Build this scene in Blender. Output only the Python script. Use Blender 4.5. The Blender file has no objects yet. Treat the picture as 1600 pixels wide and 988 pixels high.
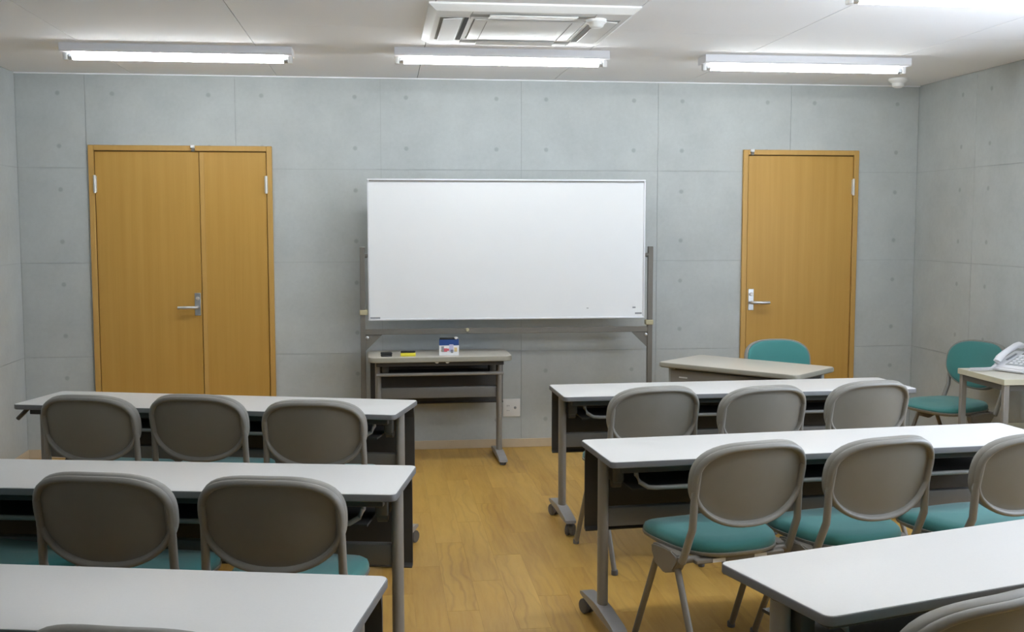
import bpy, bmesh, math, random
from mathutils import Vector, Matrix
random.seed(7)
R = math.radians
scene = bpy.context.scene
col = scene.collection

# ------------------------------------------------------------------ camera, world, exposure
cam_data = bpy.data.cameras.new('camera')
cam_data.sensor_width = 36.0
cam_data.lens = 1706.58 / 1600 * 36.0
cam_data.clip_start = 0.05
cam = bpy.data.objects.new('camera', cam_data)
col.objects.link(cam)
cam.location = (1.8429, -7.2085, 1.504)
cam.rotation_euler = (R(90 - 4.857), 0, R(-6.765))
scene.camera = cam

SKY = 4.6
world = bpy.data.worlds.new('world')
scene.world = world
world.use_nodes = True
world.node_tree.nodes['Background'].inputs[0].default_value = (0.75, 0.85, 1.0, 1)
world.node_tree.nodes['Background'].inputs[1].default_value = SKY

vs = scene.view_settings
vs.view_transform = 'Standard'
vs.look = 'None'
vs.gamma = 1.0
vs.use_curve_mapping = False
vs.exposure = 1.09
TUBE_STRENGTH = 26.0
TUBE_COLOR = (0.93, 0.98, 1.0)

# room extents: front wall (with the whiteboard) at Y = 0, the camera looks along +Y
XL, XR, YB, H = -0.42, 5.51, -8.6, 2.44

# ------------------------------------------------------------------ materials
def new_mat(name):
    m = bpy.data.materials.new(name)
    m.use_nodes = True
    nt = m.node_tree
    return m, nt, nt.nodes['Principled BSDF']

def N(nt, kind, **kw):
    n = nt.nodes.new(kind)
    for k, v in kw.items():
        setattr(n, k, v)
    return n

def math_node(nt, op, a, b=None, c=None):
    n = N(nt, 'ShaderNodeMath', operation=op)
    for i, v in enumerate((a, b, c)):
        if v is None:
            continue
        if isinstance(v, (int, float)):
            n.inputs[i].default_value = v
        else:
            nt.links.new(v, n.inputs[i])
    return n.outputs[0]

def mix_color(nt, fac, a, b, mode='MIX'):
    n = N(nt, 'ShaderNodeMix', data_type='RGBA', blend_type=mode)
    for sock, v in ((n.inputs[0], fac), (n.inputs[6], a), (n.inputs[7], b)):
        if isinstance(v, (int, float)):
            sock.default_value = v
        elif isinstance(v, tuple):
            sock.default_value = (*v, 1) if len(v) == 3 else v
        else:
            nt.links.new(v, sock)
    return n.outputs[2]

def noise(nt, scale, detail=3, vec=None, rough=0.5):
    n = N(nt, 'ShaderNodeTexNoise')
    n.inputs['Scale'].default_value = scale
    n.inputs['Detail'].default_value = detail
    n.inputs['Roughness'].default_value = rough
    if vec is not None:
        nt.links.new(vec, n.inputs['Vector'])
    return n.outputs['Fac']

def plain(name, c, rough=0.5, metal=0.0, var=0.06, scale=30, bump=0.0, bscale=400, spec=0.5, sheen=0.0):
    """a procedural material: base colour with a little noise variation and fine relief"""
    m, nt, b = new_mat(name)
    geo = N(nt, 'ShaderNodeTexCoord')
    f = noise(nt, scale, 4, geo.outputs['Object'])
    lo = tuple(max(0, x * (1 - var)) for x in c)
    hi = tuple(min(1, x * (1 + var)) for x in c)
    nt.links.new(mix_color(nt, f, lo, hi), b.inputs['Base Color'])
    b.inputs['Roughness'].default_value = rough
    b.inputs['Metallic'].default_value = metal
    b.inputs['Specular IOR Level'].default_value = spec
    if sheen:
        b.inputs['Sheen Weight'].default_value = sheen
    if bump:
        bn = N(nt, 'ShaderNodeBump')
        bn.inputs['Strength'].default_value = bump
        bn.inputs['Distance'].default_value = 0.002
        nt.links.new(noise(nt, bscale, 2, geo.outputs['Object']), bn.inputs['Height'])
        nt.links.new(bn.outputs[0], b.inputs['Normal'])
    return m

def concrete(name, axis, off):
    """exposed-concrete finish: mottled grey with the round form-tie marks beside every joint"""
    m, nt, b = new_mat(name)
    g = N(nt, 'ShaderNodeNewGeometry')
    sp = N(nt, 'ShaderNodeSeparateXYZ')
    nt.links.new(g.outputs['Position'], sp.inputs[0])
    a = math_node(nt, 'ADD', sp.outputs[axis], off)
    def dist(v, period, d):
        f = math_node(nt, 'FRACT', math_node(nt, 'ADD', math_node(nt, 'DIVIDE', v, period), 0.5))
        f = math_node(nt, 'ABSOLUTE', math_node(nt, 'SUBTRACT', f, 0.5))
        return math_node(nt, 'SUBTRACT', math_node(nt, 'MULTIPLY', f, period), d)
    dx = dist(a, 0.92, 0.165)
    dz = dist(math_node(nt, 'ADD', sp.outputs[2], -0.052), 0.60, 0.136)
    r = math_node(nt, 'SQRT', math_node(nt, 'ADD', math_node(nt, 'MULTIPLY', dx, dx), math_node(nt, 'MULTIPLY', dz, dz)))
    mr = N(nt, 'ShaderNodeMapRange')
    mr.inputs[1].default_value = 0.009
    mr.inputs[2].default_value = 0.018
    mr.inputs[3].default_value = 1
    mr.inputs[4].default_value = 0
    nt.links.new(r, mr.inputs[0])
    dot = mr.outputs[0]
    big = noise(nt, 3.2, 5, g.outputs['Position'], 0.6)
    fine = noise(nt, 38, 5, g.outputs['Position'], 0.7)
    base = mix_color(nt, big, (0.385, 0.412, 0.412), (0.560, 0.590, 0.585))
    fr = N(nt, 'ShaderNodeMapRange')
    fr.inputs[1].default_value = 0.25
    fr.inputs[2].default_value = 0.75
    fr.inputs[3].default_value = 0.955
    fr.inputs[4].default_value = 1.04
    nt.links.new(fine, fr.inputs[0])
    sc = N(nt, 'ShaderNodeVectorMath', operation='SCALE')
    nt.links.new(base, sc.inputs[0])
    nt.links.new(fr.outputs[0], sc.inputs[3])
    c = mix_color(nt, math_node(nt, 'MULTIPLY', dot, 0.42), sc.outputs[0], (0.20, 0.215, 0.22))
    nt.links.new(c, b.inputs['Base Color'])
    b.inputs['Roughness'].default_value = 0.75
    b.inputs['Specular IOR Level'].default_value = 0.3
    bn = N(nt, 'ShaderNodeBump')
    bn.inputs['Strength'].default_value = 0.12
    bn.inputs['Distance'].default_value = 0.002
    nt.links.new(fine, bn.inputs['Height'])
    nt.links.new(bn.outputs[0], b.inputs['Normal'])
    return m

PW, PL = 0.125, 0.915                          # floor plank size
def plank_offset(i):
    return ((i * 0.3819 + 100.0) % 1.0) * PL

def floor_wood():
    m, nt, b = new_mat('oak_vinyl_plank')
    g = N(nt, 'ShaderNodeNewGeometry')
    sp = N(nt, 'ShaderNodeSeparateXYZ')
    nt.links.new(g.outputs['Position'], sp.inputs[0])
    i = math_node(nt, 'FLOOR', math_node(nt, 'DIVIDE', math_node(nt, 'SUBTRACT', sp.outputs[0], XL), PW))
    off = math_node(nt, 'MULTIPLY', math_node(nt, 'FRACT', math_node(nt, 'ADD', math_node(nt, 'MULTIPLY', i, 0.3819), 100.0)), PL)
    j = math_node(nt, 'FLOOR', math_node(nt, 'DIVIDE', math_node(nt, 'SUBTRACT', sp.outputs[1], off), PL))
    cb = N(nt, 'ShaderNodeCombineXYZ')
    nt.links.new(i, cb.inputs[0]); nt.links.new(j, cb.inputs[1])
    wn = N(nt, 'ShaderNodeTexWhiteNoise', noise_dimensions='2D')
    nt.links.new(cb.outputs[0], wn.inputs['Vector'])
    rnd = wn.outputs['Value']
    co = N(nt, 'ShaderNodeCombineXYZ')
    nt.links.new(math_node(nt, 'ADD', math_node(nt, 'MULTIPLY', sp.outputs[0], 9.0), math_node(nt, 'MULTIPLY', rnd, 37.0)), co.inputs[0])
    nt.links.new(math_node(nt, 'ADD', math_node(nt, 'MULTIPLY', sp.outputs[1], 1.1), math_node(nt, 'MULTIPLY', rnd, 91.0)), co.inputs[1])
    wob = N(nt, 'ShaderNodeCombineXYZ')
    nt.links.new(math_node(nt, 'MULTIPLY', sp.outputs[0], 6.0), wob.inputs[0])
    nt.links.new(math_node(nt, 'MULTIPLY', sp.outputs[1], 2.6), wob.inputs[1])
    nt.links.new(math_node(nt, 'MULTIPLY', rnd, 40.0), wob.inputs[2])
    wx = math_node(nt, 'MULTIPLY', noise(nt, 1.0, 2, wob.outputs[0], 0.5), 1.2)
    wo = N(nt, 'ShaderNodeCombineXYZ')
    nt.links.new(wx, wo.inputs[0])
    vadd = N(nt, 'ShaderNodeVectorMath', operation='ADD')
    nt.links.new(co.outputs[0], vadd.inputs[0]); nt.links.new(wo.outputs[0], vadd.inputs[1])
    co = vadd
    fig = noise(nt, 0.9, 5, co.outputs[0], 0.6)                # broad figure
    wv = N(nt, 'ShaderNodeTexWave', wave_type='BANDS', bands_direction='X')
    wv.inputs['Scale'].default_value = 0.75
    wv.inputs['Distortion'].default_value = 6.0
    wv.inputs['Detail'].default_value = 1.5
    wv.inputs['Detail Scale'].default_value = 0.55
    nt.links.new(co.outputs[0], wv.inputs['Vector'])
    co2 = N(nt, 'ShaderNodeCombineXYZ')
    nt.links.new(math_node(nt, 'ADD', math_node(nt, 'MULTIPLY', sp.outputs[0], 55.0), math_node(nt, 'MULTIPLY', rnd, 53.0)), co2.inputs[0])
    nt.links.new(math_node(nt, 'MULTIPLY', sp.outputs[1], 3.0), co2.inputs[1])
    fine = noise(nt, 1.0, 5, co2.outputs[0], 0.65)
    def ramp(v, a, b_):
        r_ = N(nt, 'ShaderNodeMapRange')
        r_.inputs[1].default_value = a; r_.inputs[2].default_value = b_
        nt.links.new(v, r_.inputs[0])
        return r_.outputs[0]
    base = mix_color(nt, rnd, (0.54, 0.315, 0.062), (0.62, 0.385, 0.094))
    c = mix_color(nt, math_node(nt, 'MULTIPLY', ramp(fig, 0.62, 0.30), 0.70), base, (0.36, 0.190, 0.036))
    c = mix_color(nt, math_node(nt, 'MULTIPLY', math_node(nt, 'POWER', wv.outputs['Fac'], 5.0), math_node(nt, 'MULTIPLY', ramp(noise(nt, 0.35, 2, co.outputs[0]), 0.45, 0.65), 0.38)), c, (0.27, 0.135, 0.032))
    c = mix_color(nt, math_node(nt, 'MULTIPLY', ramp(fine, 0.40, 0.80), 0.32), c, (0.64, 0.43, 0.155))
    c = mix_color(nt, math_node(nt, 'MULTIPLY', ramp(fine, 0.40, 0.22), 0.22), c, (0.30, 0.155, 0.035))
    nt.links.new(c, b.inputs['Base Color'])
    b.inputs['Roughness'].default_value = 0.40
    b.inputs['Specular IOR Level'].default_value = 0.3
    return m

def door_wood(name, lo, hi):
    m, nt, b = new_mat(name)
    g = N(nt, 'ShaderNodeNewGeometry')
    mp = N(nt, 'ShaderNodeMapping')
    mp.inputs['Scale'].default_value = (26, 26, 0.7)
    nt.links.new(g.outputs['Position'], mp.inputs[0])
    f = noise(nt, 1.0, 5, mp.outputs[0], 0.55)
    mp2 = N(nt, 'ShaderNodeMapping')
    mp2.inputs['Scale'].default_value = (150, 150, 4)
    nt.links.new(g.outputs['Position'], mp2.inputs[0])
    f2 = noise(nt, 1.0, 2, mp2.outputs[0])
    c = mix_color(nt, f, lo, hi)
    c = mix_color(nt, math_node(nt, 'MULTIPLY', f2, 0.22), c, tuple(x * 0.75 for x in lo))
    nt.links.new(c, b.inputs['Base Color'])
    b.inputs['Roughness'].default_value = 0.42
    b.inputs['Specular IOR Level'].default_value = 0.35
    return m

def emitter(name, c, s):
    m, nt, b = new_mat(name)
    nt.nodes.remove(b)
    e = N(nt, 'ShaderNodeEmission')
    e.inputs[0].default_value = (*c, 1)
    e.inputs[1].default_value = s
    nt.links.new(e.outputs[0], nt.nodes['Material Output'].inputs[0])
    return m

M = {}
M['concrete_front'] = concrete('concrete_front', 0, 0.0)
M['concrete_side'] = concrete('concrete_side', 1, 0.74)
M['joint'] = plain('wall_joint', (0.37, 0.39, 0.39), 0.9)
M['ceiling'] = plain('ceiling_board', (0.92, 0.925, 0.95), 0.9, var=0.025, scale=260, bump=0.3, bscale=180)
M['ceil_joint'] = plain('ceiling_joint', (0.12, 0.12, 0.12), 0.9)
M['floor'] = floor_wood()
M['floor_gap'] = plain('floor_gap', (0.30, 0.18, 0.05), 0.8)
M['baseboard'] = plain('baseboard_vinyl', (0.58, 0.47, 0.33), 0.55)
M['door'] = door_wood('door_veneer', (0.46, 0.255, 0.050), (0.60, 0.355, 0.090))
M['door_frame'] = door_wood('door_frame_veneer', (0.50, 0.29, 0.075), (0.60, 0.37, 0.115))
M['door_gap'] = plain('door_gap', (0.10, 0.05, 0.012), 0.8)
M['steel'] = plain('brushed_steel', (0.60, 0.61, 0.62), 0.32, 0.9)
M['hinge'] = plain('hinge_metal', (0.72, 0.71, 0.69), 0.4, 0.6)
M['white_plastic'] = plain('white_plastic', (0.80, 0.80, 0.79), 0.4, var=0.02)
M['ac_plastic'] = plain('conditioner_plastic', (0.76, 0.76, 0.755), 0.45, var=0.02)
M['fixture'] = plain('fixture_enamel', (0.85, 0.85, 0.89), 0.4, var=0.02)
M['slot'] = plain('dark_slot', (0.03, 0.03, 0.03), 0.8)
M['slot_grey'] = plain('grey_slot', (0.35, 0.35, 0.34), 0.8)
M['tube'] = emitter('fluorescent_tube', TUBE_COLOR, TUBE_STRENGTH)
M['board'] = plain('whiteboard_enamel', (0.83, 0.845, 0.86), 0.28, var=0.015, scale=4)
M['aluminium'] = plain('pale_aluminium', (0.80, 0.81, 0.84), 0.35, 0.3)
M['taupe'] = plain('taupe_enamel', (0.150, 0.138, 0.118), 0.5)
M['taupe_dark'] = plain('dark_taupe_enamel', (0.15, 0.138, 0.12), 0.55)
M['clip'] = plain('beige_plastic', (0.42, 0.38, 0.24), 0.5)
M['desktop'] = plain('white_laminate', (0.70, 0.69, 0.675), 0.42, var=0.03, scale=160, spec=0.4)
M['edge'] = plain('grey_edge_band', (0.16, 0.16, 0.165), 0.5)
M['desk_leg'] = plain('warm_grey_metal', (0.25, 0.235, 0.215), 0.42, var=0.04)
M['desk_foot'] = plain('grey_cast_foot', (0.30, 0.29, 0.285), 0.45)
M['desk_panel'] = plain('charcoal_panel', (0.055, 0.052, 0.048), 0.6, var=0.1, bump=0.15)
M['desk_beam'] = plain('grey_beam', (0.16, 0.155, 0.145), 0.5)
M['caster'] = plain('caster_rubber', (0.13, 0.13, 0.14), 0.5)
M['rod'] = plain('rod_enamel', (0.27, 0.26, 0.245), 0.35)
M['chair_shell'] = plain('chair_shell_plastic', (0.255, 0.246, 0.224), 0.42, var=0.03, bump=0.12, bscale=900)
M['chair_panel'] = plain('chair_back_plastic', (0.232, 0.222, 0.194), 0.5, var=0.04, bump=0.2, bscale=900)
M['chair_frame'] = plain('chair_frame_metal', (0.22, 0.20, 0.175), 0.42, var=0.03)
M['teal'] = plain('teal_fabric', (0.042, 0.205, 0.195), 0.9, var=0.12, scale=300, bump=0.35, bscale=1200, sheen=0.3)
M['label'] = plain('white_sticker', (0.80, 0.80, 0.78), 0.6, var=0.03)
M['beige_top'] = plain('beige_laminate', (0.54, 0.505, 0.44), 0.38, var=0.04, scale=90)
M['beige_edge'] = plain('olive_grey_edge', (0.27, 0.255, 0.205), 0.5)
M['cream_top'] = plain('cream_laminate', (0.62, 0.59, 0.50), 0.4, var=0.04, scale=60)
M['cream_edge'] = plain('cream_edge', (0.56, 0.53, 0.40), 0.5)
M['dark_metal'] = plain('dark_metal', (0.085, 0.08, 0.07), 0.45)
M['pale_metal'] = plain('pale_grey_metal', (0.40, 0.42, 0.41), 0.4)
M['phone'] = plain('phone_plastic', (0.80, 0.80, 0.83), 0.35, var=0.02)
M['phone_grey'] = plain('phone_keys_grey', (0.42, 0.44, 0.45), 0.5)
M['black'] = plain('black_felt', (0.018, 0.018, 0.018), 0.8)
M['yellow'] = plain('yellow_plastic', (0.78, 0.68, 0.05), 0.45)
M['box_blue'] = plain('blue_card', (0.02, 0.07, 0.26), 0.5)
M['box_white'] = plain('white_card', (0.80, 0.80, 0.80), 0.5)
M['print_red'] = plain('red_print', (0.60, 0.12, 0.15), 0.5)
M['print_tan'] = plain('tan_print', (0.66, 0.48, 0.22), 0.5)
M['print_grey'] = plain('grey_print', (0.30, 0.31, 0.33), 0.5)
M['print_lilac'] = plain('lilac_print', (0.50, 0.50, 0.68), 0.5)
m_, nt_, b__ = new_mat('window_glass')
nt_.nodes.remove(b__)
tr_ = N(nt_, 'ShaderNodeBsdfTransparent'); gl_ = N(nt_, 'ShaderNodeBsdfGlossy'); mx_ = N(nt_, 'ShaderNodeMixShader')
gl_.inputs['Roughness'].default_value = 0.02
mx_.inputs[0].default_value = 0.08
nt_.links.new(tr_.outputs[0], mx_.inputs[1]); nt_.links.new(gl_.outputs[0], mx_.inputs[2])
nt_.links.new(mx_.outputs[0], nt_.nodes['Material Output'].inputs[0])
M['glass'] = m_

# ------------------------------------------------------------------ mesh helpers
def box(bm, c, s, bevel=0.0, seg=2, rot=None):
    """axis-aligned (or rotated) box with optional rounded edges"""
    ret = bmesh.ops.create_cube(bm, size=1.0)
    vs_ = ret['verts']
    bmesh.ops.scale(bm, vec=s, verts=vs_)
    if bevel > 0:
        es = list({e for v in vs_ for e in v.link_edges})
        rb = bmesh.ops.bevel(bm, geom=es, offset=bevel, segments=seg, profile=0.5, affect='EDGES')
        vs_ = list({v for f in rb['faces'] for v in f.verts} | {v for v in vs_ if v.is_valid})
    mat = Matrix.Translation(c)
    if rot is not None:
        mat = mat @ rot.to_4x4()
    bmesh.ops.transform(bm, matrix=mat, verts=vs_)
    return vs_

def bx(bm, x0, x1, y0, y1, z0, z1, bevel=0.0, seg=2):
    return box(bm, ((x0 + x1) / 2, (y0 + y1) / 2, (z0 + z1) / 2), (x1 - x0, y1 - y0, z1 - z0), bevel, seg)

def tube(bm, pts, r, n=10, closed_ends=True, rx=None):
    """swept tube through points; r radius (or list), rx = optional second half-axis for oval section"""
    pts = [Vector(p) for p in pts]
    rings = []
    up0 = Vector((0, 0, 1))
    for i, p in enumerate(pts):
        if i == 0: t = pts[1] - p
        elif i == len(pts) - 1: t = p - pts[i - 1]
        else: t = (pts[i + 1] - p).normalized() + (p - pts[i - 1]).normalized()
        t.normalize()
        ref = up0 if abs(t.dot(up0)) < 0.95 else Vector((0, 1, 0))
        a = t.cross(ref).normalized()
        b_ = a.cross(t).normalized()
        ra = r[i] if isinstance(r, (list, tuple)) else r
        rb = rx if rx is not None else ra
        rings.append([bm.verts.new(p + a * (ra * math.cos(2 * math.pi * k / n)) + b_ * (rb * math.sin(2 * math.pi * k / n))) for k in range(n)])
    for q0, q1 in zip(rings, rings[1:]):
        for k in range(n):
            bm.faces.new((q0[k], q0[(k + 1) % n], q1[(k + 1) % n], q1[k]))
    if closed_ends:
        bm.faces.new(rings[0][::-1]); bm.faces.new(rings[-1])

def lathe(bm, prof, n=24, c=(0, 0, 0), mat=None):
    """profile [(r, z)] spun about Z"""
    rings = []
    for r, z in prof:
        rings.append([Vector((r * math.cos(2 * math.pi * k / n), r * math.sin(2 * math.pi * k / n), z)) for k in range(n)])
    vr = []
    for ring in rings:
        vr.append([bm.verts.new((mat @ v if mat else v) + Vector(c)) for v in ring])
    for a, b_ in zip(vr, vr[1:]):
        for k in range(n):
            bm.faces.new((a[k], a[(k + 1) % n], b_[(k + 1) % n], b_[k]))
    bm.faces.new(vr[0][::-1]); bm.faces.new(vr[-1])

def outline_rrect(w, d, r, n=5):
    pts = []
    for cx, cy, a0 in ((w / 2 - r, d / 2 - r, 0), (-w / 2 + r, d / 2 - r, 90), (-w / 2 + r, -d / 2 + r, 180), (w / 2 - r, -d / 2 + r, 270)):
        for k in range(n + 1):
            a = R(a0 + 90 * k / n)
            pts.append((cx + r * math.cos(a), cy + r * math.sin(a)))
    return pts

def stack(bm, layers, cap0=True, cap1=True):
    """skin closed loops of equal length (lists of 3D points)"""
    vr = [[bm.verts.new(p) for p in L] for L in layers]
    n = len(vr[0])
    for a, b_ in zip(vr, vr[1:]):
        for k in range(n):
            bm.faces.new((a[k], a[(k + 1) % n], b_[(k + 1) % n], b_[k]))
    if cap0: bm.faces.new(vr[0][::-1])
    if cap1: bm.faces.new(vr[-1])

def slab(bm, pts, z0, z1, edge=0.0):
    """extruded outline with softened top and bottom edges"""
    cx = sum(p[0] for p in pts) / len(pts); cy = sum(p[1] for p in pts) / len(pts)
    w = max(p[0] for p in pts) - cx; d = max(p[1] for p in pts) - cy
    def ins(e, z): return [(cx + (p[0] - cx) * (1 - e / w), cy + (p[1] - cy) * (1 - e / d), z) for p in pts]
    if edge:
        stack(bm, [ins(edge, z0), ins(0, z0 + edge), ins(0, z1 - edge), ins(edge * 0.3, z1 - edge * 0.3), ins(edge, z1)])
    else:
        stack(bm, [ins(0, z0), ins(0, z1)])

def prism(bm, poly, axis, a, b_):
    """extrude a 2D polygon along an axis (0,1,2) from a to b_"""
    def P3(p, t):
        if axis == 0: return (t, p[0], p[1])
        if axis == 1: return (p[0], t, p[1])
        return (p[0], p[1], t)
    stack(bm, [[P3(p, a) for p in poly], [P3(p, b_) for p in poly]])

def obj(name, bm, mat, parent=None, smooth=True, angle=40):
    bmesh.ops.recalc_face_normals(bm, faces=bm.faces)
    me = bpy.data.meshes.new(name)
    bm.to_mesh(me); bm.free()
    me.materials.append(M[mat] if isinstance(mat, str) else mat)
    if smooth:
        me.polygons.foreach_set('use_smooth', [True] * len(me.polygons))
        me.set_sharp_from_angle(angle=R(angle))
    o = bpy.data.objects.new(name, me)
    col.objects.link(o)
    if parent is not None:
        o.parent = parent
    return o

def B(): return bmesh.new()

def tag(o, label, cat, group=None):
    o['label'] = label; o['category'] = cat
    if group: o['group'] = group
    return o

def thing(name, loc, rz=0.0, label=None, cat=None, group=None):
    o = bpy.data.objects.new(name, None)
    o.empty_display_size = 0.1
    col.objects.link(o)
    o.location = loc; o.rotation_euler = (0, 0, rz)
    if label: tag(o, label, cat, group)
    return o

def struct(o):
    o['kind'] = 'structure'; return o

def copy_tree(root):
    def rec(o, parent):
        c = o.copy(); col.objects.link(c); c.parent = parent
        for ch in o.children: rec(ch, c)
        return c
    return rec(root, None)

# ------------------------------------------------------------------ doors' places (needed to cut the wall panels)
D1 = (0.012, 1.146, 1.995)      # x0, x1, top of the double door's frame
D2 = (4.268, 5.083, 1.998)

# ------------------------------------------------------------------ walls
JZ = [0.0, 0.052, 0.652, 1.252, 1.852, H]
def rects_minus(x0, x1, z0, z1, holes):
    rs = [(x0, x1, z0, z1)]
    for hx0, hx1, hz in holes:
        out = []
        for a, b_, c, d in rs:
            if b_ <= hx0 or a >= hx1 or c >= hz:
                out.append((a, b_, c, d)); continue
            if a < hx0: out.append((a, hx0, c, d))
            if b_ > hx1: out.append((hx1, b_, c, d))
            if d > hz: out.append((max(a, hx0), min(b_, hx1), max(c, hz), d))
        rs = out
    return rs
GAP = 0.0012
w = B(); bx(w, XL - 0.12, XR + 0.12, 0.004, 0.12, -0.05, H + 0.05)
wall_front = struct(obj('wall_front', w, 'joint', smooth=False))
xe = [XL] + [0.92 * i for i in range(0, 6)] + [XR]
for i in range(len(xe) - 1):
    for j in range(1, len(JZ) - 1):
        b = B()
        z0 = 0.0 if j == 1 else JZ[j]
        for (a, b_, c, d) in rects_minus(xe[i] + GAP, xe[i + 1] - GAP, z0 + GAP, JZ[j + 1] - GAP, [D1, D2]):
            if b_ - a > 0.004 and d - c > 0.004:
                bx(b, a, b_, 0.0, 0.0045, c, d)
        obj('panel', b, 'concrete_front', wall_front, smooth=False)

WIN = (-5.1, -2.4, 0.90, 2.05)                     # window in the right wall, just out of the picture
def rects_hole(a0, a1, z0, z1, hole):
    h0, h1, hz0, hz1 = hole
    if a1 <= h0 or a0 >= h1 or z1 <= hz0 or z0 >= hz1: return [(a0, a1, z0, z1)]
    out = []
    if a0 < h0: out.append((a0, h0, z0, z1))
    if a1 > h1: out.append((h1, a1, z0, z1))
    m0, m1 = max(a0, h0), min(a1, h1)
    if z0 < hz0: out.append((m0, m1, z0, hz0))
    if z1 > hz1: out.append((m0, m1, hz1, z1))
    return out
for side, x, s in (('left', XL, -1), ('right', XR, 1)):
    hole = WIN if s > 0 else (9, 9, 9, 9)
    w = B()
    for (a, b_, c, d) in rects_hole(YB - 0.1, 0.004, -0.05, H + 0.05, hole):
        bx(w, min(x + s * 0.004, x + s * 0.12), max(x + s * 0.004, x + s * 0.12), a, b_, c, d)
    ws = struct(obj('wall_' + side, w, 'joint', smooth=False))
    ye = [0.0] + [-0.74 - 0.92 * k for k in range(9)] + [YB]
    for i in range(len(ye) - 1):
        for j in range(1, len(JZ) - 1):
            b = B()
            z0 = 0.0 if j == 1 else JZ[j]
            rs = rects_hole(ye[i + 1] + GAP, ye[i] - GAP, z0 + GAP, JZ[j + 1] - GAP, hole)
            for (a, b_, c, d) in rs:
                bx(b, min(x, x + s * 0.0045), max(x, x + s * 0.0045), a, b_, c, d)
            if rs: obj('panel', b, 'concrete_side', ws, smooth=False)
            else: b.free()
win = struct(thing('window_1', (XR, 0, 0)))
wy = [WIN[0], (2 * WIN[0] + WIN[1]) / 3, (WIN[0] + 2 * WIN[1]) / 3, WIN[1]]
b = B()
for yy in wy: bx(b, 0.03, 0.09, max(WIN[0], yy - 0.025), min(WIN[1], yy + 0.025), WIN[2], WIN[3])
bx(b, 0.03, 0.09, WIN[0], WIN[1], WIN[2], WIN[2] + 0.04); bx(b, 0.03, 0.09, WIN[0], WIN[1], WIN[3] - 0.04, WIN[3])
obj('window_frame', b, 'aluminium', win, smooth=False)
for y0, y1 in zip(wy, wy[1:]):
    b = B(); bx(b, 0.058, 0.062, y0 + 0.026, y1 - 0.026, WIN[2] + 0.041, WIN[3] - 0.041)
    obj('pane', b, 'glass', win, smooth=False)
pl_ = bpy.data.lights.new('window_portal', 'AREA')
pl_.shape = 'RECTANGLE'; pl_.size = WIN[1] - WIN[0]; pl_.size_y = WIN[3] - WIN[2]
pl_.cycles.is_portal = True
po_ = bpy.data.objects.new('window_portal', pl_); col.objects.link(po_)
po_.location = (XR + 0.11, (WIN[0] + WIN[1]) / 2, (WIN[2] + WIN[3]) / 2)
po_.rotation_euler = (R(90), 0, R(90))
w = B(); bx(w, XL - 0.12, XR + 0.12, YB - 0.12, YB, -0.05, H + 0.05)
struct(obj('wall_rear', w, 'concrete_front', smooth=False))

# ------------------------------------------------------------------ ceiling boards
w = B(); bx(w, XL - 0.12, XR + 0.12, YB - 0.12, 0.12, H + 0.006, H + 0.10)
ceiling = struct(obj('ceiling', w, 'ceil_joint', smooth=False))
CX = [XL] + [1.188 + 0.891 * k for k in range(-1, 5)] + [XR]
for i in range(len(CX) - 1):
    ys = [0.0]
    y = -0.95 if i % 2 else -1.86
    while y > YB + 0.1:
        ys.append(y); y -= 1.82
    ys.append(YB)
    for a, b_ in zip(ys, ys[1:]):
        w = B(); bx(w, CX[i] + 0.0022, CX[i + 1] - 0.0022, b_ + 0.0008, a - 0.0008, H, H + 0.0065)
        obj('panel', w, 'ceiling', ceiling, smooth=False)
w = B()
bx(w, XL, XR, -0.012, 0.0, H - 0.006, H)
struct(obj('trim_1', w, 'ceiling', smooth=False))

# ------------------------------------------------------------------ floor planks
w = B(); bx(w, XL - 0.12, XR + 0.12, YB - 0.12, 0.12, -0.10, -0.004)
floor = struct(obj('floor', w, 'floor_gap', smooth=False))
rest = B()
ncol = math.ceil((XR - XL) / PW)
for i in range(ncol):
    x0 = XL + i * PW; x1 = min(x0 + PW, XR)
    off = plank_offset(i)
    j = math.floor((YB - off) / PL)
    while j * PL + off < 0:
        y0 = max(YB, j * PL + off); y1 = min(0.0, (j + 1) * PL + off)
        near = x0 > 1.45 and x1 < 4.4 and y1 > -5.0
        t = B() if near else rest
        if y1 - y0 > 0.005:
            bx(t, x0 + 0.0002, x1 - 0.0002, y0 + 0.0005, y1 - 0.0005, -0.005, 0.0)
        if near:
            obj('plank', t, 'floor', floor, smooth=False)
        j += 1
o = obj('planks', rest, 'floor', floor, smooth=False)
o['kind'] = 'stuff'

# ------------------------------------------------------------------ baseboards
def base_strip(name, x0, x1, y0, y1):
    b = B(); bx(b, x0, x1, y0, y1, 0.0, 0.058, 0.002, 1)
    struct(obj(name, b, 'baseboard', smooth=False))
base_strip('baseboard_front', D1[1], D2[0], -0.008, 0.0)
base_strip('baseboard_front_left', XL, D1[0], -0.008, 0.0)
base_strip('baseboard_front_right', D2[1], XR, -0.008, 0.0)
base_strip('baseboard_left', XL, XL + 0.008, YB, -0.009)
base_strip('baseboard_right', XR - 0.008, XR, YB, -0.009)

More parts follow.
